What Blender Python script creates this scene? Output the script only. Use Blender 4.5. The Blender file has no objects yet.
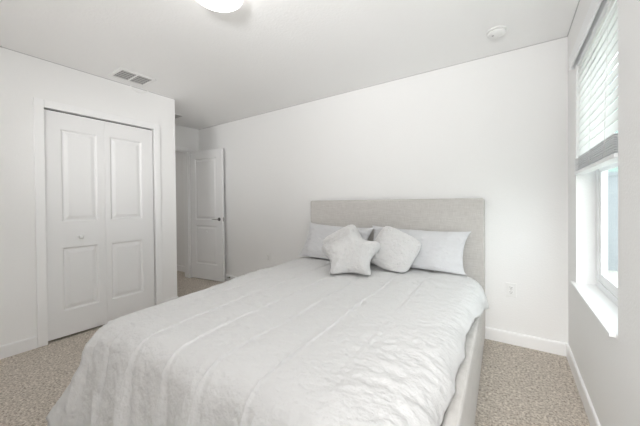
import bpy, bmesh, math, random
from math import sin, cos, pi, radians, sqrt, exp
from mathutils import Vector, Matrix, noise

random.seed(4)
S = bpy.context.scene
COL = S.collection

# ------------------------------------------------------------------ camera
F_PX, YAW, ROLL, PITCH, HC = 286.72, 0.59051, -0.0094, -0.00895, 1.18893
d_ = Vector((-sin(YAW), cos(YAW), 0)); r_ = Vector((cos(YAW), sin(YAW), 0)); z_ = Vector((0, 0, 1))
fwd = d_ * cos(PITCH) + z_ * sin(PITCH)
up0 = d_ * -sin(PITCH) + z_ * cos(PITCH)
right = r_ * cos(ROLL) + up0 * sin(ROLL)
up = r_ * -sin(ROLL) + up0 * cos(ROLL)
cam = bpy.data.cameras.new('camera')
cam.sensor_width = 36
cam.lens = F_PX * 36 / 640
cam.shift_y = -7.02 / 640
cam.clip_start = 0.02
camo = bpy.data.objects.new('camera', cam)
M = Matrix((right, up, -fwd)).transposed().to_4x4()
M.translation = (0, 0, HC)
camo.matrix_world = M
COL.objects.link(camo)
S.camera = camo

# ------------------------------------------------------------------ world, lights, exposure
W = bpy.data.worlds.new('sky'); S.world = W
W.use_nodes = True
bg = W.node_tree.nodes['Background']
bg.inputs['Color'].default_value = (0.93, 0.97, 1.0, 1)
bg.inputs['Strength'].default_value = 3.4

def area(name, loc, target, sx, sy, power, color=(1, 1, 1)):
    l = bpy.data.lights.new(name, 'AREA'); l.shape = 'RECTANGLE'; l.size = sx; l.size_y = sy
    l.energy = power; l.color = color
    o = bpy.data.objects.new(name, l); o.location = loc
    o.rotation_euler = (Vector(target) - Vector(loc)).to_track_quat('-Z', 'Y').to_euler()
    COL.objects.link(o)
    return o
# added fill lights, all unseen: five behind the camera, one in the hallway
area('fill_towards_ceiling_left', (-1.8, -0.9, 1.4), (-2.6, 1.2, 2.5), 0.5, 0.5, 1.6, (1.0, 0.995, 0.99)).data.spread = radians(80)
area('fill_towards_ceiling_right', (0.1, -0.9, 1.5), (-0.8, 1.1, 2.65), 0.4, 0.4, 10, (1.0, 1.0, 1.0)).data.spread = radians(74)
area('fill_bounced_off_ceiling', (-0.1, -0.7, 1.6), (-0.2, 0.5, 2.44), 0.4, 0.4, 15, (1.0, 1.0, 1.0))
area('fill_towards_aisle', (0.12, -0.75, 1.35), (0.10, 2.3, 0.1), 0.35, 0.5, 2.4, (1.0, 1.0, 1.0)).data.spread = radians(45)
area('fill_towards_nook', (-1.6, -0.8, 1.4), (-3.9, 2.6, 1.9), 0.5, 0.6, 1.5, (1.0, 1.0, 1.0)).data.spread = radians(40)
area('hallway_fill', (-5.1, 1.5, 2.40), (-5.1, 1.5, 0), 0.3, 0.3, 3.5, (1.0, 0.98, 0.95))  # unseen fill, added to brighten the hall beyond the doorway

S.view_settings.view_transform = 'Standard'
S.view_settings.look = 'None'
S.view_settings.exposure = 0.14
S.view_settings.gamma = 1
S.view_settings.use_curve_mapping = False
try:
    S.cycles.diffuse_bounces = 8
    S.cycles.max_bounces = 14
except Exception:
    pass

# ------------------------------------------------------------------ materials
def mat(name, col, rough=0.6, metal=0.0, spec=0.3, bump=None, var=None, sheen=0, emit=0, trans=0, alpha=None):
    m = bpy.data.materials.new(name); m.use_nodes = True
    nt = m.node_tree; b = nt.nodes['Principled BSDF']
    b.inputs['Base Color'].default_value = (*col, 1)
    b.inputs['Roughness'].default_value = rough
    b.inputs['Metallic'].default_value = metal
    b.inputs['Specular IOR Level'].default_value = spec
    if sheen: b.inputs['Sheen Weight'].default_value = sheen
    if trans: b.inputs['Transmission Weight'].default_value = trans
    if emit:
        b.inputs['Emission Color'].default_value = (*col, 1)
        b.inputs['Emission Strength'].default_value = emit
    tc = nt.nodes.new('ShaderNodeTexCoord')
    if var:                                   # (scale, amount, detail)
        n = nt.nodes.new('ShaderNodeTexNoise'); n.inputs['Scale'].default_value = var[0]; n.inputs['Detail'].default_value = var[2]
        nt.links.new(tc.outputs['Object'], n.inputs['Vector'])
        r = nt.nodes.new('ShaderNodeValToRGB')
        r.color_ramp.elements[0].position = 0.3; r.color_ramp.elements[1].position = 0.7
        r.color_ramp.elements[0].color = (*[c * (1 - var[1]) for c in col], 1)
        r.color_ramp.elements[1].color = (*[min(1, c * (1 + var[1])) for c in col], 1)
        nt.links.new(n.outputs['Fac'], r.inputs['Fac']); nt.links.new(r.outputs['Color'], b.inputs['Base Color'])
    if bump:                                  # list of (scale, distance, detail, stretch)
        prev = None
        for sc, dist, det, st in bump:
            mp = nt.nodes.new('ShaderNodeMapping'); mp.inputs['Scale'].default_value = st
            nt.links.new(tc.outputs['Object'], mp.inputs['Vector'])
            n = nt.nodes.new('ShaderNodeTexNoise'); n.inputs['Scale'].default_value = sc; n.inputs['Detail'].default_value = det
            nt.links.new(mp.outputs['Vector'], n.inputs['Vector'])
            bp = nt.nodes.new('ShaderNodeBump'); bp.inputs['Strength'].default_value = 1.0; bp.inputs['Distance'].default_value = dist
            nt.links.new(n.outputs['Fac'], bp.inputs['Height'])
            if prev: nt.links.new(prev.outputs['Normal'], bp.inputs['Normal'])
            prev = bp
        nt.links.new(prev.outputs['Normal'], b.inputs['Normal'])
    return m

ONE = (1, 1, 1)
m_wall = mat('wall_paint', (0.88, 0.878, 0.873), 0.85, spec=0.2, bump=[(90, 0.0012, 3, ONE)])
m_ceil = mat('ceiling_paint', (0.92, 0.918, 0.914), 0.9, spec=0.15, bump=[(60, 0.0018, 3, ONE)])
m_trim = mat('trim_paint', (0.90, 0.90, 0.90), 0.4, spec=0.4)
m_door = mat('door_paint', (0.84, 0.84, 0.84), 0.42, spec=0.4, bump=[(40, 0.0006, 4, (6, 6, 0.4))])
m_black = mat('dark_gap', (0.02, 0.02, 0.02), 0.9)
m_vinyl = mat('white_vinyl', (0.88, 0.89, 0.90), 0.35, spec=0.45)
m_slat = mat('blind_slat', (0.90, 0.90, 0.89), 0.45, spec=0.35)
_nt = m_slat.node_tree; _b = _nt.nodes['Principled BSDF']; _o = _nt.nodes['Material Output']
_t = _nt.nodes.new('ShaderNodeBsdfTranslucent'); _t.inputs['Color'].default_value = (0.9, 0.9, 0.89, 1)
_m = _nt.nodes.new('ShaderNodeMixShader'); _m.inputs[0].default_value = 0.6
_nt.links.new(_b.outputs[0], _m.inputs[1]); _nt.links.new(_t.outputs[0], _m.inputs[2]); _nt.links.new(_m.outputs[0], _o.inputs['Surface'])
m_plastic = mat('white_plastic', (0.86, 0.86, 0.85), 0.4, spec=0.4)
m_metal = mat('brushed_nickel', (0.42, 0.41, 0.40), 0.32, metal=1.0)
m_dmetal = mat('dark_metal', (0.13, 0.125, 0.12), 0.4, metal=0.8)
m_louver = mat('vent_louver', (0.50, 0.495, 0.49), 0.6)
m_duvet = mat('duvet_cotton', (0.68, 0.677, 0.675), 0.85, spec=0.15, sheen=0.15,
              bump=[(6, 0.010, 4, (1.6, 1.0, 1)), (20, 0.011, 3, (1, 1.4, 1)), (55, 0.003, 3, ONE), (700, 0.0005, 2, ONE)])
m_sheet = mat('pillow_cotton', (0.67, 0.67, 0.685), 0.85, spec=0.15, sheen=0.15,
              bump=[(7, 0.03, 3, (1, 1, 2.0)), (22, 0.008, 3, ONE)])
m_fur = mat('plush_fabric', (0.82, 0.81, 0.805), 0.95, spec=0.1, sheen=0.4,
            bump=[(120, 0.010, 3, ONE), (30, 0.015, 3, ONE)])
m_matt = mat('mattress_ticking', (0.85, 0.85, 0.84), 0.9)
m_fleg = mat('black_feet', (0.03, 0.03, 0.03), 0.5)

def linen():
    m = bpy.data.materials.new('headboard_linen'); m.use_nodes = True
    nt = m.node_tree; b = nt.nodes['Principled BSDF']; b.inputs['Roughness'].default_value = 0.9
    b.inputs['Specular IOR Level'].default_value = 0.15; b.inputs['Sheen Weight'].default_value = 0.2
    tc = nt.nodes.new('ShaderNodeTexCoord')
    fac = []
    for st in ((420, 420, 16), (14, 14, 420)):
        mp = nt.nodes.new('ShaderNodeMapping'); mp.inputs['Scale'].default_value = st
        nt.links.new(tc.outputs['Object'], mp.inputs['Vector'])
        n = nt.nodes.new('ShaderNodeTexNoise'); n.inputs['Scale'].default_value = 1; n.inputs['Detail'].default_value = 2
        nt.links.new(mp.outputs['Vector'], n.inputs['Vector']); fac.append(n)
    mx = nt.nodes.new('ShaderNodeMath'); mx.operation = 'ADD'
    nt.links.new(fac[0].outputs['Fac'], mx.inputs[0]); nt.links.new(fac[1].outputs['Fac'], mx.inputs[1])
    hf = nt.nodes.new('ShaderNodeMath'); hf.operation = 'MULTIPLY'; hf.inputs[1].default_value = 0.5
    nt.links.new(mx.outputs[0], hf.inputs[0])
    r = nt.nodes.new('ShaderNodeValToRGB')
    r.color_ramp.elements[0].position = 0.33; r.color_ramp.elements[0].color = (0.50, 0.475, 0.45, 1)
    r.color_ramp.elements[1].position = 0.67; r.color_ramp.elements[1].color = (0.68, 0.66, 0.635, 1)
    nt.links.new(hf.outputs[0], r.inputs['Fac']); nt.links.new(r.outputs['Color'], b.inputs['Base Color'])
    bp = nt.nodes.new('ShaderNodeBump'); bp.inputs['Distance'].default_value = 0.002
    nt.links.new(hf.outputs[0], bp.inputs['Height']); nt.links.new(bp.outputs['Normal'], b.inputs['Normal'])
    return m
m_linen = linen()

def carpet():
    m = bpy.data.materials.new('carpet_pile'); m.use_nodes = True
    nt = m.node_tree; b = nt.nodes['Principled BSDF']; b.inputs['Roughness'].default_value = 1.0
    b.inputs['Specular IOR Level'].default_value = 0.05; b.inputs['Sheen Weight'].default_value = 0.2
    tc = nt.nodes.new('ShaderNodeTexCoord')
    def N(scale, det, rough=0.6):
        n = nt.nodes.new('ShaderNodeTexNoise'); n.inputs['Scale'].default_value = scale; n.inputs['Detail'].default_value = det
        n.inputs['Roughness'].default_value = rough
        nt.links.new(tc.outputs['Object'], n.inputs['Vector']); return n
    fine = N(72, 4, 0.75); mid = N(16, 4, 0.7)
    r = nt.nodes.new('ShaderNodeValToRGB'); e = r.color_ramp.elements
    e[0].position = 0.33; e[0].color = (0.22, 0.175, 0.13, 1)
    e[1].position = 0.66; e[1].color = (0.95, 0.88, 0.79, 1)
    k = e.new(0.5); k.color = (0.64, 0.57, 0.49, 1)
    nt.links.new(fine.outputs['Fac'], r.inputs['Fac'])
    r2 = nt.nodes.new('ShaderNodeValToRGB')
    r2.color_ramp.elements[0].position = 0.3; r2.color_ramp.elements[0].color = (0.78, 0.77, 0.76, 1)
    r2.color_ramp.elements[1].position = 0.7; r2.color_ramp.elements[1].color = (1, 1, 1, 1)
    nt.links.new(mid.outputs['Fac'], r2.inputs['Fac'])
    mx = nt.nodes.new('ShaderNodeMixRGB'); mx.blend_type = 'MULTIPLY'; mx.inputs['Fac'].default_value = 1
    nt.links.new(r.outputs['Color'], mx.inputs['Color1']); nt.links.new(r2.outputs['Color'], mx.inputs['Color2'])
    nt.links.new(mx.outputs['Color'], b.inputs['Base Color'])
    bp = nt.nodes.new('ShaderNodeBump'); bp.inputs['Distance'].default_value = 0.012; bp.inputs['Strength'].default_value = 0.8
    nt.links.new(fine.outputs['Fac'], bp.inputs['Height']); nt.links.new(bp.outputs['Normal'], b.inputs['Normal'])
    return m
m_carpet = carpet()

def glassmat():
    m = bpy.data.materials.new('window_glass'); m.use_nodes = True
    nt = m.node_tree; nt.nodes.clear()
    out = nt.nodes.new('ShaderNodeOutputMaterial'); t = nt.nodes.new('ShaderNodeBsdfTransparent')
    g = nt.nodes.new('ShaderNodeBsdfGlossy'); g.inputs['Roughness'].default_value = 0.02
    lw = nt.nodes.new('ShaderNodeLayerWeight'); lw.inputs['Blend'].default_value = 0.5
    pw = nt.nodes.new('ShaderNodeMath'); pw.operation = 'POWER'; pw.inputs[1].default_value = 5
    nt.links.new(lw.outputs['Facing'], pw.inputs[0])
    fr = nt.nodes.new('ShaderNodeMath'); fr.operation = 'MULTIPLY_ADD'; fr.inputs[1].default_value = 0.35; fr.inputs[2].default_value = 0.03
    nt.links.new(pw.outputs[0], fr.inputs[0])
    mx = nt.nodes.new('ShaderNodeMixShader'); t.inputs['Color'].default_value = (0.94, 0.98, 0.97, 1)
    nt.links.new(fr.outputs[0], mx.inputs[0]); nt.links.new(t.outputs[0], mx.inputs[1]); nt.links.new(g.outputs[0], mx.inputs[2])
    nt.links.new(mx.outputs[0], out.inputs['Surface'])
    return m
m_glass = glassmat()

def blockwall():
    m = mat('grey_block', (0.5, 0.52, 0.55), 0.9)
    nt = m.node_tree; b = nt.nodes['Principled BSDF']
    br = nt.nodes.new('ShaderNodeTexBrick'); br.inputs['Scale'].default_value = 4
    br.inputs['Color1'].default_value = (0.27, 0.285, 0.305, 1); br.inputs['Color2'].default_value = (0.30, 0.315, 0.335, 1)
    br.inputs['Mortar'].default_value = (0.24, 0.255, 0.275, 1)
    mp = nt.nodes.new('ShaderNodeMapping'); mp.inputs['Rotation'].default_value = (pi / 2, 0, 0)
    tc = nt.nodes.new('ShaderNodeTexCoord')
    nt.links.new(tc.outputs['Object'], mp.inputs['Vector']); nt.links.new(mp.outputs['Vector'], br.inputs['Vector'])
    nt.links.new(br.outputs['Color'], b.inputs['Base Color'])
    return m
m_block = blockwall()
m_mint = mat('mint_stucco', (0.34, 0.46, 0.42), 0.9, bump=[(30, 0.01, 3, ONE)])
m_lampglow = mat('lamp_diffuser', (1.0, 0.98, 0.95), 0.4, emit=4.0)
m_yard = mat('yard_gravel', (0.5, 0.48, 0.44), 1.0, var=(20, 0.3, 4))

# ------------------------------------------------------------------ mesh helpers
def box(bm, x0, x1, y0, y1, z0, z1):
    vs = [bm.verts.new((x, y, z)) for z in (z0, z1) for y in (y0, y1) for x in (x0, x1)]
    for f in ((0, 2, 3, 1), (4, 5, 7, 6), (0, 1, 5, 4), (2, 6, 7, 3), (0, 4, 6, 2), (1, 3, 7, 5)):
        bm.faces.new([vs[i] for i in f])
    return vs

def lathe(bm, prof, n=40, axis='Z', org=(0, 0, 0)):
    """prof: list of (radius, height). axis: direction of +height."""
    rings = []
    o = Vector(org)
    def P(r, h, a):
        c, s = r * cos(a), r * sin(a)
        v = {'Z': (c, s, h), '-Z': (c, -s, -h), 'X': (h, c, s), '-Y': (c, -h, s), '-X': (-h, s, c)}[axis]
        return o + Vector(v)
    for r, h in prof:
        if r < 1e-6: rings.append([bm.verts.new(P(0, h, 0))])
        else: rings.append([bm.verts.new(P(r, h, 2 * pi * i / n)) for i in range(n)])
    for a, b in zip(rings, rings[1:]):
        for i in range(n):
            j = (i + 1) % n
            if len(a) == 1 and len(b) == 1: continue
            if len(a) == 1: bm.faces.new((a[0], b[i], b[j]))
            elif len(b) == 1: bm.faces.new((a[i], b[0], a[j]))
            else: bm.faces.new((a[i], b[i], b[j], a[j]))

def tube(bm, pts, r, n=10):
    rings = []
    pts = [Vector(p) for p in pts]
    for i, p in enumerate(pts):
        t = (pts[min(i + 1, len(pts) - 1)] - pts[max(i - 1, 0)]).normalized()
        u = t.orthogonal().normalized() if abs(t.z) > 0.95 else t.cross(Vector((0, 0, 1))).normalized()
        w = t.cross(u)
        rr = r[i] if isinstance(r, (list, tuple)) else r
        rings.append([bm.verts.new(p + (u * cos(2 * pi * k / n) + w * sin(2 * pi * k / n)) * rr) for k in range(n)])
    for a, b in zip(rings, rings[1:]):
        for k in range(n): bm.faces.new((a[k], a[(k + 1) % n], b[(k + 1) % n], b[k]))
    bm.faces.new(rings[0][::-1]); bm.faces.new(rings[-1])

def obj(name, bm, m, parent=None, smooth=False, bevel=0, seg=2, ang=35):
    bmesh.ops.recalc_face_normals(bm, faces=bm.faces[:])
    me = bpy.data.meshes.new(name); bm.to_mesh(me); bm.free()
    o = bpy.data.objects.new(name, me); COL.objects.link(o)
    for mm in (m if isinstance(m, (list, tuple)) else [m]): me.materials.append(mm)
    if smooth:
        for p in me.polygons: p.use_smooth = True
    if bevel:
        b = o.modifiers.new('bevel', 'BEVEL'); b.width = bevel; b.segments = seg; b.limit_method = 'ANGLE'; b.angle_limit = radians(ang)
        for p in me.polygons: p.use_smooth = True
        w = o.modifiers.new('wn', 'WEIGHTED_NORMAL'); w.keep_sharp = True
    if parent: o.parent = parent
    return o

def boxobj(name, b, m, parent=None, bevel=0):
    bm = bmesh.new()
    for q in (b if isinstance(b[0], (list, tuple)) else [b]): box(bm, *q)
    return obj(name, bm, m, parent, bevel=bevel)

def tag(o, label=None, cat=None, group=None, kind=None):
    if label: o['label'] = label
    if cat: o['category'] = cat
    if group: o['group'] = group
    if kind: o['kind'] = kind
    return o

def empty(name, loc, rotz=0):
    o = bpy.data.objects.new(name, None); COL.objects.link(o)
    o.location = loc; o.rotation_euler = (0, 0, rotz); o.empty_display_size = 0.1
    return o

# ------------------------------------------------------------------ room shell
XR, XL, YB, YC, XH, H = 0.354, -3.32, 2.868, 1.879, -4.351, 2.44
YF, XE = -1.3, -5.75
def struct(name, b, m, label, cat, bevel=0):
    return tag(boxobj(name, b, m, bevel=bevel), label, cat, kind='structure')

struct('floor', (XE, 0.50, YF - 0.1, YB + 0.05, -0.06, 0), m_carpet, 'beige speckled carpet covering the bedroom floor', 'floor')
struct('ceiling', (XE, 0.50, YF - 0.1, YB + 0.05, H, H + 0.1), m_ceil, 'white painted flat ceiling of the bedroom', 'ceiling')
struct('wall_back', (XE, 0.50, YB, YB + 0.12, 0, H), m_wall, 'white wall behind the headboard', 'wall')
# window wall with opening
WY0, WY1, WZ0, WZ1, WX = 1.627, 2.542, 0.625, 2.135, 0.50
struct('wall_right', [(XR, WX, YF, WY0, 0, H), (XR, WX, WY1, YB, 0, H), (XR, WX, WY0, WY1, 0, WZ0), (XR, WX, WY0, WY1, WZ1, H)],
       m_wall, 'white wall with the window, right of the bed', 'wall')
# closet wall with opening
CY0, CY1, CZ = 0.729, 1.634, 2.032
struct('wall_left', [(XL - 0.115, XL, YF, CY0, 0, H), (XL - 0.115, XL, CY1, YC, 0, H), (XL - 0.115, XL, CY0, CY1, CZ, H)],
       m_wall, 'white wall around the folding closet doors', 'wall')
struct('wall_closet_side', (XH, XL - 0.115, YC - 0.115, YC, 0, H), m_wall, 'white side wall of the closet facing the entry nook', 'wall')
struct('wall_closet_back', [(XH - 0.12, XH, 0.3, YC - 0.115, 0, H), (XH, XL - 0.115, 0.3, 0.4, 0, H)], m_wall, 'wall at the back of the dark closet', 'wall')
struct('wall_front', (XL - 0.1, WX, YF - 0.1, YF, 0, H), m_wall, 'white wall behind the viewpoint', 'wall')
# entry wall with door opening
EY0, EY1, EZ = 1.955, 2.672, 2.045
struct('wall_entry', [(XH - 0.12, XH, YC - 0.115, EY0, 0, H), (XH - 0.12, XH, EY1, YB, 0, H), (XH - 0.12, XH, EY0, EY1, EZ, H)],
       m_wall, 'short white wall above and beside the open bedroom doorway', 'wall')
struct('wall_hallway', [(XE, XE + 0.1, 0.3, YB, 0, H), (XE + 0.1, XH - 0.12, 0.3, 0.4, 0, H)], m_wall, 'unlit hallway wall beyond the doorway', 'wall')

# baseboards
def baseboard(name, runs, label):
    bm = bmesh.new()
    for (ax, a0, a1, fx, s) in runs:      # axis of run, from, to, wall face coordinate, outward sign
        prof = [(0, 0), (0.014, 0), (0.014, 0.088), (0.011, 0.097), (0.006, 0.1), (0, 0.1)]
        ends = []
        for a in (a0, a1):
            ends.append([bm.verts.new((fx + s * p, a, z) if ax == 'Y' else (a, fx + s * p, z)) for p, z in prof])
        n = len(prof)
        for i in range(n): bm.faces.new((ends[0][i], ends[0][(i + 1) % n], ends[1][(i + 1) % n], ends[1][i]))
        bm.faces.new(ends[0]); bm.faces.new(ends[1][::-1])
    return tag(obj(name, bm, m_trim), label, 'baseboard', kind='structure')
baseboard('baseboard_back', [('X', XH, XR, YB, -1), ('X', XE + 0.1, XH - 0.12, YB, -1)], 'white baseboard along the headboard wall')
baseboard('baseboard_right', [('Y', YF, YB - 0.014, XR, -1)], 'white baseboard under the window')
baseboard('baseboard_left', [('Y', YF, CY0 - 0.065, XL, 1), ('Y', CY1 + 0.065, YC, XL, 1)], 'white baseboard beside the closet doors')
baseboard('baseboard_nook', [('X', XH, XL - 0.0, YC, 1)], 'white baseboard round the closet corner in the entry nook')

m_joint = mat('joint', (0.58, 0.58, 0.575), 0.9)  # grey for the thin strip along the wall and ceiling joints
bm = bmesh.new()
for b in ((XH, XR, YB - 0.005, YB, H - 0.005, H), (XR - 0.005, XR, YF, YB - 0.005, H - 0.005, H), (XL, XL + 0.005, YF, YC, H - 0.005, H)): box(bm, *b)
tag(obj('trim_3', bm, m_joint), 'thin grey caulk line where the walls meet the ceiling', 'caulk line', kind='structure')

# trims: closet casing and entry door casing with jambs
def casing(name, ax, face, s, a0, a1, ztop, w, label, jamb=None):
    bm = bmesh.new()
    def bx(p0, p1, q0, q1, z0, z1):
        lo, hi = sorted((p0, p1))
        box(bm, lo, hi, q0, q1, z0, z1)
    t = 0.016 * s
    bx(face, face + t, a0 - w, a0, 0, ztop + w); bx(face, face + t, a1, a1 + w, 0, ztop + w); bx(face, face + t, a0, a1, ztop, ztop + w)
    if jamb:
        j0, j1 = jamb
        bx(j0, j1, a0 - 0.001, a0 + 0.012, 0, ztop); bx(j0, j1, a1 - 0.012, a1 + 0.001, 0, ztop); bx(j0, j1, a0, a1, ztop - 0.012, ztop + 0.001)
    return tag(obj(name, bm, m_trim, bevel=0.003), label, 'door casing', kind='structure')
casing('trim_1', 'Y', XL, 1, CY0, CY1, CZ, 0.064, 'white flat casing framing the folding closet doors')
casing('trim_2', 'Y', XH, 1, EY0, EY1, EZ, 0.06, 'white casing framing the open doorway in the nook', jamb=(XH - 0.12, XH))

# ------------------------------------------------------------------ panelled doors
def panel_leaf(w, h, t, panels, zoff=0):
    """Leaf in local XZ, face at y=0 looking to -y, back at y=t; panels = (x0,x1,z0,z1)."""
    bm = bmesh.new()
    xs = sorted({0, w} | {p[0] for p in panels} | {p[1] for p in panels})
    zs = sorted({0, h} | {p[2] for p in panels} | {p[3] for p in panels})
    cache = {}
    def V(x, y, z):
        k = (round(x, 5), round(y, 5), round(z, 5))
        if k not in cache: cache[k] = bm.verts.new((x, y, z + zoff))
        return cache[k]
    for side in (0, 1):
        y0 = 0 if side == 0 else t
        sg = 1 if side == 0 else -1
        for i in range(len(xs) - 1):
            for k in range(len(zs) - 1):
                a, b, c, d = xs[i], xs[i + 1], zs[k], zs[k + 1]
                hit = any(abs(p[0] - a) < 1e-6 and abs(p[1] - b) < 1e-6 and abs(p[2] - c) < 1e-6 and abs(p[3] - d) < 1e-6 for p in panels)
                if not hit:
                    bm.faces.new((V(a, y0, c), V(b, y0, c), V(b, y0, d), V(a, y0, d)))
                else:
                    rings = [(0, 0), (0.004, 0.002), (0.013, 0.011), (0.020, 0.012), (0.026, 0.011), (0.050, 0.003), (0.056, 0.0025)]
                    R = []
                    for ins, dep in rings:
                        y = y0 + sg * dep
                        R.append([V(a + ins, y, c + ins), V(b - ins, y, c + ins), V(b - ins, y, d - ins), V(a + ins, y, d - ins)])
                    for p, q in zip(R, R[1:]):
                        for j in range(4): bm.faces.new((p[j], p[(j + 1) % 4], q[(j + 1) % 4], q[j]))
                    bm.faces.new(R[-1])
    for i in range(len(xs) - 1):
        for z in (0, h): bm.faces.new((V(xs[i], 0, z), V(xs[i + 1], 0, z), V(xs[i + 1], t, z), V(xs[i], t, z)))
    for k in range(len(zs) - 1):
        for x in (0, w): bm.faces.new((V(x, 0, zs[k]), V(x, t, zs[k]), V(x, t, zs[k + 1]), V(x, 0, zs[k + 1])))
    return bm

# bifold closet door: local x runs along world +y, face looks to +x
closet = empty('door_2', (XL - 0.008, 0, 0))
tag(closet, 'white bifold closet door with four raised panels and a round knob', 'closet door', kind='structure')
leafs = []
for (y0, w, p0, p1) in ((0.731, 0.4395, 0.108, 0.378), (1.1715, 0.4505, 0.041, 0.338)):
    ps = [(p0, p1, 0.225, 0.793), (p0, p1, 1.023, 1.85)]
    lf = obj('leaf', panel_leaf(w, 1.996, 0.034, ps), m_door, closet)
    lf.location = (0, y0, 0.022); lf.rotation_euler = (0, 0, pi / 2)
    leafs.append(lf)
bm = bmesh.new()
lathe(bm, [(0.0, 0), (0.013, 0.0), (0.011, 0.006), (0.008, 0.012), (0.011, 0.018), (0.0165, 0.024), (0.0175, 0.03), (0.014, 0.036), (0.006, 0.0395), (0.0, 0.04)], 28, '-Y')
kn = tag(obj('knob', bm, m_plastic, leafs[0], smooth=True), 'round white knob'); kn.location = (0.237, 0.0, 0.878)
# dark track inside head of the closet opening
boxobj('track', (-0.075, -0.03, CY0 + 0.002, CY1 - 0.002, 2.0195, 2.0315), m_black, closet)

# entry door, swung open against the back wall
entry = empty('door_1', (-4.33, 2.69, 0), radians(7))
tag(entry, 'white two-panel bedroom door swung open against the back wall', 'door', kind='structure')
dw = 0.70
slab = obj('slab', panel_leaf(dw, 2.018, 0.035, [(0.115, dw - 0.115, 0.235, 0.845), (0.115, dw - 0.115, 0.935, 1.90)]), m_door, entry)
slab.location = (0, 0, 0.014)
bm = bmesh.new()
lathe(bm, [(0, 0), (0.027, 0), (0.027, 0.006), (0.022, 0.009), (0.009, 0.012), (0.009, 0.045), (0.0, 0.045)], 24, '-Y')
lv = tag(obj('lever_handle', bm, m_dmetal, entry, smooth=True), 'dark metal lever handle'); lv.location = (dw - 0.065, 0, 0.962)
bm = bmesh.new()
tube(bm, [(0.008, -0.04, 0), (-0.02, -0.044, 0), (-0.07, -0.042, 0.001), (-0.118, -0.036, -0.002)], [0.008, 0.009, 0.008, 0.006], 12)
obj('lever', bm, m_metal, lv, smooth=True)
boxobj('latch_plate', (dw - 0.0005, dw + 0.0015, 0.006, 0.029, 0.93, 0.99), m_metal, entry, bevel=0.001)
bm = bmesh.new(); lathe(bm, [(0, 0), (0.008, 0), (0.006, 0.012), (0, 0.013)], 16, 'X', (dw + 0.001, 0.0175, 0.962)); obj('latch_bolt', bm, m_metal, entry, smooth=True)
bm = bmesh.new(); lathe(bm, [(0, 0), (0.016, 0), (0.016, 0.004), (0.011, 0.008), (0, 0.009)], 20, '-Y', (0.36, 0.0025, 0.765)); obj('bumper', bm, m_plastic, entry, smooth=True)
for z in (0.2, 1.02, 1.84):
    bm = bmesh.new(); tube(bm, [(-0.004, -0.004, z - 0.045), (-0.004, -0.004, z + 0.045)], 0.0055, 10); obj('hinge', bm, m_trim, entry, smooth=True)

# spring door stop on the baseboard
bm = bmesh.new()
lathe(bm, [(0, 0), (0.013, 0), (0.012, 0.006), (0.006, 0.01)] + [(0.0075 if i % 2 else 0.0058, 0.012 + i * 0.003) for i in range(18)] + [(0.006, 0.068)], 14, '-Y')
ds = obj('door_stop', bm, m_dmetal, None, smooth=True); ds.location = (-3.585, YB - 0.014, 0.072)
tag(ds, 'small dark spring door stop on the baseboard beside the open door', 'door stop')
bm = bmesh.new(); lathe(bm, [(0.0, 0.066), (0.009, 0.066), (0.0095, 0.076), (0.007, 0.08), (0, 0.081)], 14, '-Y'); obj('rubber_tip', bm, m_plastic, ds, smooth=True)

# ------------------------------------------------------------------ window
win = empty('window_1', (0.45, WY0, 0.64))
tag(win, 'white vinyl window with clear glass beside the bed', 'window', kind='structure')
hy, hz = WY1 - WY0, WZ1 - 0.64
def ring(bm, x0, x1, a0, a1, z0, z1, wl, wr, wb, wt):
    box(bm, x0, x1, a0, a0 + wl, z0, z1); box(bm, x0, x1, a1 - wr, a1, z0, z1)
    box(bm, x0, x1, a0 + wl, a1 - wr, z0, z0 + wb); box(bm, x0, x1, a0 + wl, a1 - wr, z1 - wt, z1)
bm = bmesh.new(); ring(bm, 0.0, 0.05, 0, hy, 0, hz, 0.04, 0.04, 0.04, 0.045); obj('frame', bm, m_vinyl, win, bevel=0.003)
bm = bmesh.new(); ring(bm, 0.008, 0.027, 0.04, hy - 0.04, 0.04, 0.775, 0.045, 0.045, 0.05, 0.045); ls = obj('sash', bm, m_vinyl, win, bevel=0.003)
bm = bmesh.new(); ring(bm, 0.0275, 0.046, 0.04, hy - 0.04, 0.745, hz - 0.045, 0.045, 0.045, 0.035, 0.05); us = obj('sash', bm, m_vinyl, win, bevel=0.003)
boxobj('pane', (0.016, 0.019, 0.083, hy - 0.083, 0.088, 0.732), m_glass, ls)
boxobj('pane', (0.035, 0.038, 0.083, hy - 0.083, 0.778, hz - 0.093), m_glass, us)
boxobj('latch', (0.001, 0.026, hy * 0.5 - 0.03, hy * 0.5 + 0.03, 0.775, 0.79), m_vinyl, win, bevel=0.003)
bm = bmesh.new()
box(bm, -0.119, -0.0965, 0.02, 0.965, -0.0145, 0.0); box(bm, -0.0965, 0.003, 0.001, hy - 0.001, -0.0145, 0.0)
obj('window_sill', bm, m_trim, win, bevel=0.003)

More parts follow.
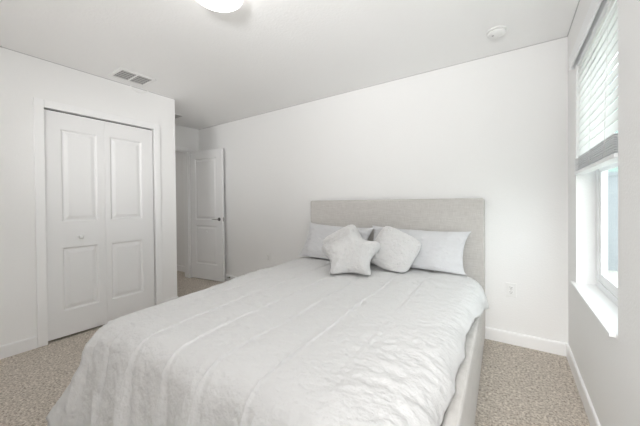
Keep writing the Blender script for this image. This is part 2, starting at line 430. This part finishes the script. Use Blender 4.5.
# blind: lowered half way, bunched slats at its foot
bl = empty('window_blind', (0.372, WY0, 1.36))
tag(bl, 'white faux-wood slatted blind lowered over the upper half of the window', 'window blind')
boxobj('valance', [(-0.047, -0.033, 0.015, hy + 0.06, 0.725, 0.805), (-0.033, -0.016, 0.015, 0.027, 0.725, 0.805), (-0.033, -0.0185, hy + 0.048, hy + 0.06, 0.725, 0.805)], m_vinyl, bl, bevel=0.003)
boxobj('headrail', (-0.0155, 0.03, 0.006, hy - 0.008, 0.724, 0.77), m_vinyl, bl, bevel=0.002)
bm = bmesh.new()
def slat(zc, tilt):
    c, s = cos(tilt), sin(tilt)
    R = []
    for y in (0.005, hy - 0.007):
        row = []
        for q, th in ((-0.0265, -0.0013), (0.0265, -0.0013), (0.0265, 0.0013), (-0.0265, 0.0013)):
            row.append(bm.verts.new((q * c - th * s - 0.002, y, zc + q * s + th * c)))
        R.append(row)
    for i in range(4): bm.faces.new((R[0][i], R[0][(i + 1) % 4], R[1][(i + 1) % 4], R[1][i]))
    bm.faces.new(R[0]); bm.faces.new(R[1][::-1])
z = 0.705
while z > 0.115:
    slat(z, radians(79)); z -= 0.0465
obj('slats', bm, m_slat, bl)
bm = bmesh.new()
z = 0.098
while z > 0.03:
    slat(z, radians(-4 + random.uniform(-7, 7))); z -= 0.0095
obj('bunched_slats', bm, m_vinyl, bl)
boxobj('bottom_rail', (-0.029, 0.025, 0.005, hy - 0.007, 0.003, 0.022), m_vinyl, bl, bevel=0.003)
for y in (0.15, hy / 2, hy - 0.15):
    bm = bmesh.new(); tube(bm, [(-0.0305, y, 0.022), (-0.0155, y, 0.73)], 0.0011, 6); obj('lift_cord', bm, m_slat, bl)

# outside: yard, block wall and neighbour's house
struct('ground', (0.6, 14, -6, 30, -0.35, -0.3), m_yard, 'pale gravel yard outside the window', 'ground')
bw = boxobj('garden_wall', [(0.9, 12, 8.5, 8.7, -0.3, 1.72), (0.9, 12, 8.46, 8.74, 1.72, 1.8)], m_block); tag(bw, 'grey block garden wall seen through the window', 'wall')
nh = empty('neighbour_house', (5, 14, -0.3)); tag(nh, 'pale mint house rising behind the garden wall outside the window', 'house')
boxobj('house_wall', (-4, 5, 0, 6, 0, 5.2), m_mint, nh)
bm = bmesh.new()
v = [bm.verts.new(p) for p in ((-4.4, -0.4, 5.2), (5.4, -0.4, 5.2), (5.4, 6.4, 5.2), (-4.4, 6.4, 5.2), (-2, 3, 7), (3, 3, 7))]
for f in ((0, 1, 5, 4), (2, 3, 4, 5), (1, 2, 5), (3, 0, 4), (0, 3, 2, 1)): bm.faces.new([v[i] for i in f])
obj('roof', bm, m_block, nh)

# ------------------------------------------------------------------ ceiling things
lamp = empty('ceiling_light', (-1.364, 1.025, H)); tag(lamp, 'round white flush ceiling light glowing above the bed', 'ceiling light')
bm = bmesh.new(); lathe(bm, [(0, 0), (0.128, 0), (0.13, 0.003), (0.13, 0.018), (0.126, 0.02), (0.0, 0.02)], 64, '-Z'); obj('base', bm, m_plastic, lamp, smooth=False)
bm = bmesh.new(); lathe(bm, [(0.0, 0.0205), (0.134, 0.0205), (0.140, 0.027), (0.1405, 0.07), (0.138, 0.085), (0.128, 0.094), (0.10, 0.099), (0.05, 0.102), (0, 0.103)], 64, '-Z'); obj('diffuser', bm, m_lampglow, lamp, smooth=True)

def vent(name, x0, x1, y0, y1, fr, split, label):
    o = empty(name, ((x0 + x1) / 2, (y0 + y1) / 2, H)); tag(o, label, 'air vent')
    hx, hy_ = (x1 - x0) / 2, (y1 - y0) / 2
    bm = bmesh.new()
    for b in ((-hx, hx, -hy_, -hy_ + fr, -0.008, 0), (-hx, hx, hy_ - fr, hy_, -0.008, 0), (-hx, -hx + fr, -hy_ + fr, hy_ - fr, -0.008, 0), (hx - fr, hx, -hy_ + fr, hy_ - fr, -0.008, 0)): box(bm, *b)
    if split: box(bm, -hx + fr, hx - fr, -0.008, 0.008, -0.008, 0)
    obj('frame', bm, m_plastic, o, bevel=0.003)
    boxobj('duct_opening', (-hx + fr, hx - fr, -hy_ + fr, hy_ - fr, -0.0012, -0.0002), m_black, o)
    bm = bmesh.new()
    n = max(4, int((2 * hx - 2 * fr) / 0.036))
    secs = ((-hy_ + fr, -0.008), (0.008, hy_ - fr)) if split else ((-hy_ + fr, hy_ - fr),)
    for a, b in secs:
        for i in range(n):
            x = -hx + fr + (i + 0.5) * (2 * hx - 2 * fr) / n
            q = [bm.verts.new(p) for p in ((x - 0.008, a, -0.0085), (x - 0.008, b, -0.0085), (x + 0.006, b, -0.002), (x + 0.006, a, -0.002))]
            q2 = [bm.verts.new(w_.co + Vector((0.0015, 0, 0.0008))) for w_ in q]
            bm.faces.new(q); bm.faces.new(q2[::-1])
            for j in range(4): bm.faces.new((q[j], q[(j + 1) % 4], q2[(j + 1) % 4], q2[j]))
    obj('louvers', bm, m_louver, o)
    return o
vent('ceiling_vent', -3.215, -2.945, 1.165, 1.49, 0.03, True, 'white ceiling register with two grey louver fields above the closet')
vent('ceiling_vent', -4.16, -3.835, 1.95, 2.305, 0.015, False, 'dark air grille on the nook ceiling, half hidden by the closet corner')

sd = empty('smoke_detector', (-0.092, 2.475, H)); tag(sd, 'round white smoke detector on the ceiling above the bed', 'smoke detector')
bm = bmesh.new(); lathe(bm, [(0, 0), (0.062, 0), (0.064, 0.004), (0.063, 0.010), (0.055, 0.011), (0, 0.011)], 44, '-Z'); obj('base', bm, m_plastic, sd, smooth=False)
bm = bmesh.new(); lathe(bm, [(0, 0.0112), (0.050, 0.0112), (0.050, 0.016), (0.060, 0.0165), (0.059, 0.026), (0.048, 0.034), (0.025, 0.037), (0, 0.0375)], 44, '-Z'); obj('cover', bm, m_plastic, sd, smooth=True)
bm = bmesh.new(); lathe(bm, [(0, 0.0365), (0.008, 0.0365), (0.008, 0.039), (0, 0.0392)], 16, '-Z', (-0.022, -0.012, 0)); obj('test_button', bm, m_louver, sd)

# sagging wire at the top of the closet wall
bm = bmesh.new()
tube(bm, [(XL + 0.004, 1.40 + 0.18 * i / 14, H - 0.001 - 0.041 * sin(pi * i / 14) ** 0.9) for i in range(15)], 0.006, 8)
tag(obj('wire', bm, m_plastic, None, smooth=True), 'thin white wire loop sagging from ceiling under the double vent', 'wire')

# outlets
def outlet(x, z, label):
    o = empty('wall_outlet', (x, YB, z)); tag(o, label, 'outlet')
    boxobj('cover_plate', (-0.036, 0.036, -0.006, 0, -0.058, 0.058), m_plastic, o, bevel=0.003)
    for s in (-1, 1):
        bm = bmesh.new(); box(bm, -0.0165, 0.0165, -0.0085, -0.0055, s * 0.0195 - 0.0135, s * 0.0195 + 0.0135)
        rc = obj('receptacle', bm, m_plastic, o, bevel=0.004)
        bm = bmesh.new()
        for q in ((-0.008, -0.0055, 0, 0.009), (0.0055, 0.008, 0, 0.009), (-0.0025, 0.0025, -0.009, -0.004)):
            box(bm, q[0], q[1], -0.0088, -0.0083, s * 0.0195 + q[2], s * 0.0195 + q[3])
        obj('slots', bm, m_dmetal, rc)
    bm = bmesh.new(); lathe(bm, [(0, 0.0058), (0.0035, 0.0058), (0.003, 0.0075), (0, 0.0078)], 12, '-Y'); obj('screw', bm, m_metal, o)
outlet(-0.010, 0.452, 'white duplex outlet on the wall right of the bed, near the window')
outlet(-2.782, 0.450, 'white duplex outlet low on the wall between open door and headboard')

# ------------------------------------------------------------------ bed
BO = (-1.081, 2.838, 0); BROT = radians(1.6)
bed = empty('bed', BO, BROT); tag(bed, 'beige linen upholstered bed with a tall plain headboard', 'bed')
HWB, BL = 0.885, 2.125
boxobj('headboard', (-HWB, HWB, -0.095, 0, 0.05, 1.222), m_linen, bed, bevel=0.018)
boxobj('side_rail', (HWB - 0.055, HWB, -BL + 0.056, -0.096, 0.045, 0.455), m_linen, bed, bevel=0.015)
boxobj('side_rail', (-HWB, -HWB + 0.055, -BL + 0.056, -0.096, 0.045, 0.42), m_linen, bed, bevel=0.015)
boxobj('foot_rail', (-HWB, HWB, -BL, -BL + 0.055, 0.045, 0.42), m_linen, bed, bevel=0.015)
boxobj('slat_base', [(-HWB + 0.056, HWB - 0.056, -0.2 - 0.2 * i, -0.1 - 0.2 * i, 0.26, 0.28) for i in range(10)], m_matt, bed)
for sx in (-1, 1):
    for y in (-0.05, -BL + 0.03):
        bm = bmesh.new(); lathe(bm, [(0, 0), (0.02, 0), (0.024, 0.046), (0, 0.046)], 16, 'Z', (sx * (HWB - 0.035), y, 0)); obj('leg', bm, m_fleg, bed)
MW = HWB - 0.085
mt = boxobj('mattress', (-MW, MW, -BL + 0.06, -0.1, 0.281, 0.548), m_matt, bed, bevel=0.07)

# duvet: in bed-local coordinates
def sstep(a, b, x):
    t = max(0, min(1, (x - a) / (b - a))); return t * t * (3 - 2 * t)
DHW, DFOOT = 0.815, -2.105             # start of the rounded edges
R_E = 0.115
def half_l(y): return lerp_list([(-2.1, 0.765), (-1.8, 0.785), (-1.2, 0.82), (-0.3, 0.855)], y)
def half_r(y): return lerp_list([(-2.1, 0.715), (-1.5, 0.735), (-1.1, 0.76), (-0.5, 0.785)], y)
def top_z(x, y):
    """height of the duvet's top before seams and wrinkles"""
    t = (-y) / 2.1
    return 0.598 - 0.028 * t * t - 0.012 * (abs(x) / DHW) ** 4
SEAMS = [-0.66, -0.42, -0.185, 0.05, 0.285, 0.515]
def lerp_list(L, x):
    if x <= L[0][0]: return L[0][1]
    for (a, p), (b, q) in zip(L, L[1:]):
        if x <= b: return p + (q - p) * (x - a) / (b - a)
    return L[-1][1]
def drop_r(y):      # y local (negative towards the foot); length of cloth past the right edge
    return lerp_list([(-2.1, 0.18), (-1.9, 0.17), (-1.75, 0.165), (-1.45, 0.16), (-1.30, 0.15), (-1.12, 0.125), (-0.8, 0.165), (-0.46, 0.228), (-0.2, 0.228)], y)
def nz(x, y, z, s): return noise.noise(Vector((x * s, y * s, z * s)))
def duvet():
    bm = bmesh.new()
    NL, NT, NR, NH, NF = 30, 120, 16, 170, 36
    base = [-DHW + 2 * DHW * i / NT for i in range(NT + 1)]
    keep = [x for x in base if all(abs(x - s) > 0.016 for s in SEAMS)]
    for s in SEAMS: keep += [s - 0.014, s - 0.007, s - 0.003, s, s + 0.003, s + 0.007, s + 0.014]
    top = sorted(keep)
    cols = [('L', 1 - i / NL) for i in range(NL)] + [('T', x) for x in top] + [('R', (i + 1) / NR) for i in range(NR)]
    rows = [('T', i / NH) for i in range(NH + 1)] + [('F', (i + 1) / NF) for i in range(NF)]
    grid = []
    for kind_b, vb in rows:
        line = []
        for kind_a, va in cols:
            fa = va if kind_a in 'LR' else 0
            fb = vb if kind_b == 'F' else 0
            c0 = va if kind_a == 'T' else (-DHW if kind_a == 'L' else DHW)
            # the head edge: slants forward towards the right-hand tip, softly waved
            ax = c0 + (0.2 * fa if kind_a == 'R' else -0.2 * fa if kind_a == 'L' else 0)
            head = -0.245 - 0.17 * sstep(0.66, 1.0, ax) - 0.05 * sstep(0.70, 1.0, -ax) + 0.006 * sin(ax * 11)
            cy = head + (DFOOT - head) * vb if kind_b == 'T' else DFOOT
            sx = -1 if kind_a == 'L' else 1
            k_ = sstep(0.35, 1, abs(c0) / DHW)
            cx = c0 * ((1 - k_) + k_ * (half_l(cy) if c0 < 0 else half_r(cy)) / DHW)
            RE = R_E + (0.035 * k_ if c0 < 0 else 0)
            drop_a = 0.46 if kind_a == 'L' else drop_r(cy)
            drop_b = 0.60
            if fa and fb:
                phi = math.atan2(fb, fa)
                f = max(fa, fb); w = phi / (pi / 2)
                d = f * (drop_a * (1 - w) + drop_b * w)
                dirx, diry = sx * cos(phi), -sin(phi)
            elif fa:
                d = fa * drop_a; dirx, diry = sx, 0; phi = 0; f = fa
            elif fb:
                d = fb * drop_b; dirx, diry = 0, -1; phi = pi / 2; f = fb
            else:
                d = 0; dirx = diry = 0; phi = 0; f = 0
            zt = top_z(cx, cy)
            q = d / RE
            if q < pi / 2 * 0.9:
                h, v = RE * sin(q), RE * (1 - cos(q))
            else:
                q0 = pi / 2 * 0.9; e = d - q0 * RE
                h, v = RE * sin(q0) + e * cos(q0), RE * (1 - cos(q0)) + e * sin(q0)
            cr = sin(2 * phi) ** 2 if (fa and fb) else 0
            h += cr * 0.11 * f ** 2.4 * (1 if kind_a == 'L' else 0.4)
            if kind_b == 'F':        # foot skirt leans outward, with pleats running on from the seams
                h += 0.03 * f
                per = cx + 0.5 * (phi - pi / 2) * (-sx)
                am = min(1, f * 1.6) * 0.020
                h += am * (sin(per * 13.0 + 0.8 + 1.5 * nz(per, 0.3, 0, 2)) + 0.6 * sin(per * 27 + 2 * nz(per, f, 1, 2.5)))
                for s in SEAMS:
                    h -= 0.020 * exp(-((per - s - 0.10 * f) / 0.014) ** 2) * min(1, f * 2.2)
            elif fa:
                if kind_a == 'L': h += 0.05 * f
                h += min(1, f * 1.5) * 0.008 * sin(cy * 21 + 2 * nz(cy, 0, 2, 3)) * (1 if kind_a == 'L' else 0.9)
                if kind_a == 'R': h += 0.012 * f * sstep(-0.95, -0.46, cy) + 0.001 * sin(cy * 47)
            x, y, z = cx + dirx * h, cy + diry * h, zt - v
            # quilted puff, raised stitched tucks and puckers
            if kind_a == 'T':
                near = min(abs(cx - s) for s in SEAMS)
                fade = 1 if kind_b == 'T' else max(0, 1 - f * 1.4)
                puff = 0.005 * (1 - exp(-(near / 0.04) ** 2)) - 0.003
                tuck = 0.0105 * exp(-(near / 0.0042) ** 2) * (0.65 + 0.35 * sstep(-0.25, 0.25, nz(cx, cy, 5, 3.1)))
                z += (puff + tuck) * fade
            nn = Vector((dirx * sin(min(q, 1.5)), diry * sin(min(q, 1.5)), cos(min(q, 1.5))))
            u, w2 = x, y - (0.598 - z if kind_b == 'F' else 0)
            u2 = x + (0.598 - z) * (1 if kind_a == 'R' else -1 if kind_a == 'L' else 0)
            wr = 0.007 * (nz(u2 * 1.0, w2 * 0.9, 0, 2.6))
            rid = 1 - abs(nz(u2 * 0.75 + 0.35 * w2, w2 * 1.5 - 0.3 * u2, 3.3, 5.2)) * 2
            patch = sstep(-0.15, 0.35, nz(u2, w2, 9.1, 2.3))
            wr += 0.005 * max(0, rid - 0.35) * (0.35 + 0.9 * patch)
            rid2 = 1 - abs(nz(u2 * 0.55 - 0.4 * w2, w2 * 1.35 + 0.5 * u2, 7.7, 11)) * 2
            wr += 0.0065 * max(0, rid2 - 0.3) * patch
            rid3 = 1 - abs(nz(u2 * 0.5 + 0.35 * w2, w2 * 1.5 - 0.4 * u2, 1.7, 20)) * 2
            wr += 0.0065 * max(0, rid3 - 0.25) * (0.25 + 0.75 * patch)
            wr += 0.0018 * nz(u2, w2, 4, 34)
            if kind_a == 'R': wr += 0.005 * f * (1 - abs(nz(u2 * 0.5, w2 * 1.6, 2, 9)) * 2) - 0.003 * f
            if kind_b == 'F': wr += 0.012 * f * max(0, 1 - 2 * abs(nz(u2 * 1.7 + 0.5 * w2, w2 * 0.6, 6, 4.5))) * 1.2
            p = Vector((x, y, z)) + nn * wr
            p.z = max(p.z, 0.035 + 0.01 * nz(x, y, 0, 9))
            line.append(bm.verts.new(p))
        grid.append(line)
    for a, b in zip(grid, grid[1:]):
        for i in range(len(a) - 1): bm.faces.new((a[i], a[i + 1], b[i + 1], b[i]))
    o = obj('duvet', bm, m_duvet, None, smooth=True)
    if o.data.polygons[len(o.data.polygons) // 3].normal.z < 0: o.data.flip_normals()
    sol = o.modifiers.new('thickness', 'SOLIDIFY'); sol.thickness = 0.012; sol.offset = -1
    o.location = BO; o.rotation_euler = (0, 0, BROT)
    return tag(o, 'white quilted duvet spread over the bed with stitched lengthwise seams', 'duvet')
duvet()

# ------------------------------------------------------------------ pillows and cushions
def pillow(name, w, h, t, m, label, cat, loc, tilt, rotz, spin=0, seed=0, rest=0.608, pinch=0.07, wr=0.010, fuzz=0.0, n=44, group=None, ear=0.0, slump=0.0):
    """cushion standing in local XZ; +Y is its back. loc is its centre"""
    bm = bmesh.new()
    fr, bk = [], []
    for k in range(n + 1):
        v = -1 + 2 * k / n
        v = v * (1.35 - 0.35 * v * v) if False else sin(v * pi / 2 * 0.92) / sin(pi / 2 * 0.92)
        rf, rb = [], []
        for i in range(n + 1):
            u0 = -1 + 2 * i / n
            u = sin(u0 * pi / 2 * 0.92) / sin(pi / 2 * 0.92)
            X = w / 2 * u * (1 - pinch * (1 - v * v) * u * u + ear * (u * v) ** 4)
            Z = h / 2 * v * (1 - pinch * (1 - u * u) * v * v + ear * (u * v) ** 4)
            e = max(0, (1 - abs(u) ** 3.0)) * max(0, (1 - abs(v) ** 3.0))
            T = t / 2 * e ** 0.55 * (1 - slump * v)
            for sgn, row in ((-1, rf), (1, rb)):
                if sgn > 0 and (k in (0, n) or i in (0, n)): row.append(rf[-1]); continue
                p = Vector((X, sgn * T, Z))
                q = p + Vector((seed * 3.1, seed * 1.7, 0))
                edge = e ** 0.3
                d = wr * edge * (nz(*q, 5) + 0.8 * (0.5 - abs(nz(q.x + 0.4 * q.z, q.y, q.z * 0.7, 9))))
                if fuzz: d += fuzz * (nz(*q, 60) + 0.7 * nz(*q, 130))
                p.y += sgn * d
                if fuzz and (k in (0, n) or i in (0, n)): p += Vector((u, 0, v)) * fuzz * 1.5 * nz(*q, 90)
                row.append(bm.verts.new(p))
        fr.append(rf); bk.append(rb)
    for g in (fr, bk):
        for a, b in zip(g, g[1:]):
            for i in range(n):
                q = (a[i], a[i + 1], b[i + 1], b[i])
                if len(set(q)) == 4:
                    try: bm.faces.new(q)
                    except ValueError: pass
    o = obj(name, bm, m, None, smooth=True)
    R = Matrix.Rotation(rotz, 4, 'Z') @ Matrix.Rotation(-tilt, 4, 'X') @ Matrix.Rotation(spin, 4, 'Y')
    o.matrix_world = Matrix.Translation(loc) @ R
    mw = Matrix.Translation(loc) @ R; mi = mw.inverted()
    for v_ in o.data.vertices:                     # the underside settles flat on the duvet
        g = mw @ v_.co
        if g.z < rest + 0.03:
            g.z = rest + 0.03 * exp((g.z - rest - 0.03) / 0.03); v_.co = mi @ g
    sb = o.modifiers.new('smooth', 'SUBSURF'); sb.levels = 1; sb.render_levels = 1
    return tag(o, label, cat, group)

pillow('bed_pillow', 0.86, 0.40, 0.14, m_sheet, 'white cotton pillow leaning on the headboard at the right', 'pillow',
       (-0.738, 2.62, 0.765), radians(27), radians(1), spin=radians(1.5), seed=1, wr=0.022, ear=0.05)
pillow('bed_pillow', 0.80, 0.42, 0.14, m_sheet, 'white cotton pillow leaning on the headboard at the left, behind the star cushion', 'pillow',
       (-1.56, 2.575, 0.765), radians(28), radians(-3), spin=radians(2), seed=2, wr=0.026, ear=0.05)
pillow('square_cushion', 0.39, 0.38, 0.14, m_fur, 'fluffy white square cushion set on its corner, right of the star cushion', 'cushion',
       (-0.862, 2.428, 0.772), radians(26), radians(10), spin=radians(26), seed=3, wr=0.008, fuzz=0.005, n=64, pinch=0.02, ear=-0.13)
pillow('square_cushion', 0.38, 0.38, 0.13, m_fur, 'fluffy white square cushion propped behind the star cushion', 'cushion',
       (-1.325, 2.395, 0.772), radians(26), radians(10), spin=radians(-32), seed=4, wr=0.008, fuzz=0.005, n=64, pinch=0.02, ear=-0.13)

def star(loc, tilt, rotz, spin):
    # rounded five-pointed outline
    pts = []
    Ro, Ri = 0.315, 0.152
    raw = []
    for i in range(10):
        a = pi / 2 + i * pi / 5
        r = Ro if i % 2 == 0 else Ri
        raw.append(Vector((r * cos(a), r * sin(a))))
    out = raw
    for _ in range(3):                                    # corner cutting rounds the tips
        nx = []
        for i in range(len(out)):
            p, q = out[i], out[(i + 1) % len(out)]
            nx += [p * 0.75 + q * 0.25, p * 0.25 + q * 0.75]
        out = nx
    N = len(out)
    def dist(p):
        m_ = 9
        for i in range(N):
            a, b = out[i], out[(i + 1) % N]
            ab = b - a; t = max(0, min(1, (p - a).dot(ab) / ab.dot(ab)))
            m_ = min(m_, (p - a - ab * t).length)
        return m_
    bm = bmesh.new()
    K = 22
    lay = {}
    for s in (-1, 1):
        rows = []
        for k in range(K + 1):
            rr = sin(pi / 2 * k / K)
            if k == 0:
                rows.append([bm.verts.new((0, s * 0.095, 0))]); continue
            row = []
            for i in range(N):
                if k == K and s == 1: row.append(lay[i]); continue
                p = out[i] * rr
                dd = dist(p)
                q = min(1, dd / 0.105)
                T = 0.095 * sqrt(max(0, 1 - (1 - q) ** 2)) if k < K else 0
                n3 = Vector((p.x, s * 0.3, p.y))
                T += 0.0045 * nz(*n3, 55) + 0.003 * nz(*n3, 120) if k < K else 0
                T += 0.008 * nz(*n3, 9) * q
                vv = bm.verts.new((p.x, s * T, p.y))
                if k == K: lay[i] = vv
                row.append(vv)
            rows.append(row)
        for a, b in zip(rows, rows[1:]):
            for i in range(N):
                j = (i + 1) % N
                if len(a) == 1: bm.faces.new((a[0], b[i], b[j]))
                else: bm.faces.new((a[i], b[i], b[j], a[j]))
    o = obj('star_cushion', bm, m_fur, None, smooth=True)
    mw = Matrix.Translation(loc) @ Matrix.Rotation(rotz, 4, 'Z') @ Matrix.Rotation(-tilt, 4, 'X') @ Matrix.Rotation(spin, 4, 'Y')
    o.matrix_world = mw; mi = mw.inverted()
    for v_ in o.data.vertices:
        g = mw @ v_.co
        if g.z < 0.643:
            g.z = 0.613 + 0.03 * exp((g.z - 0.643) / 0.03); v_.co = mi @ g
    sb = o.modifiers.new('smooth', 'SUBSURF'); sb.levels = 1; sb.render_levels = 1
    return tag(o, 'plush white star-shaped cushion at the front of the pillows', 'cushion')
star((-1.145, 2.165, 0.748), radians(41), radians(17), radians(-6))
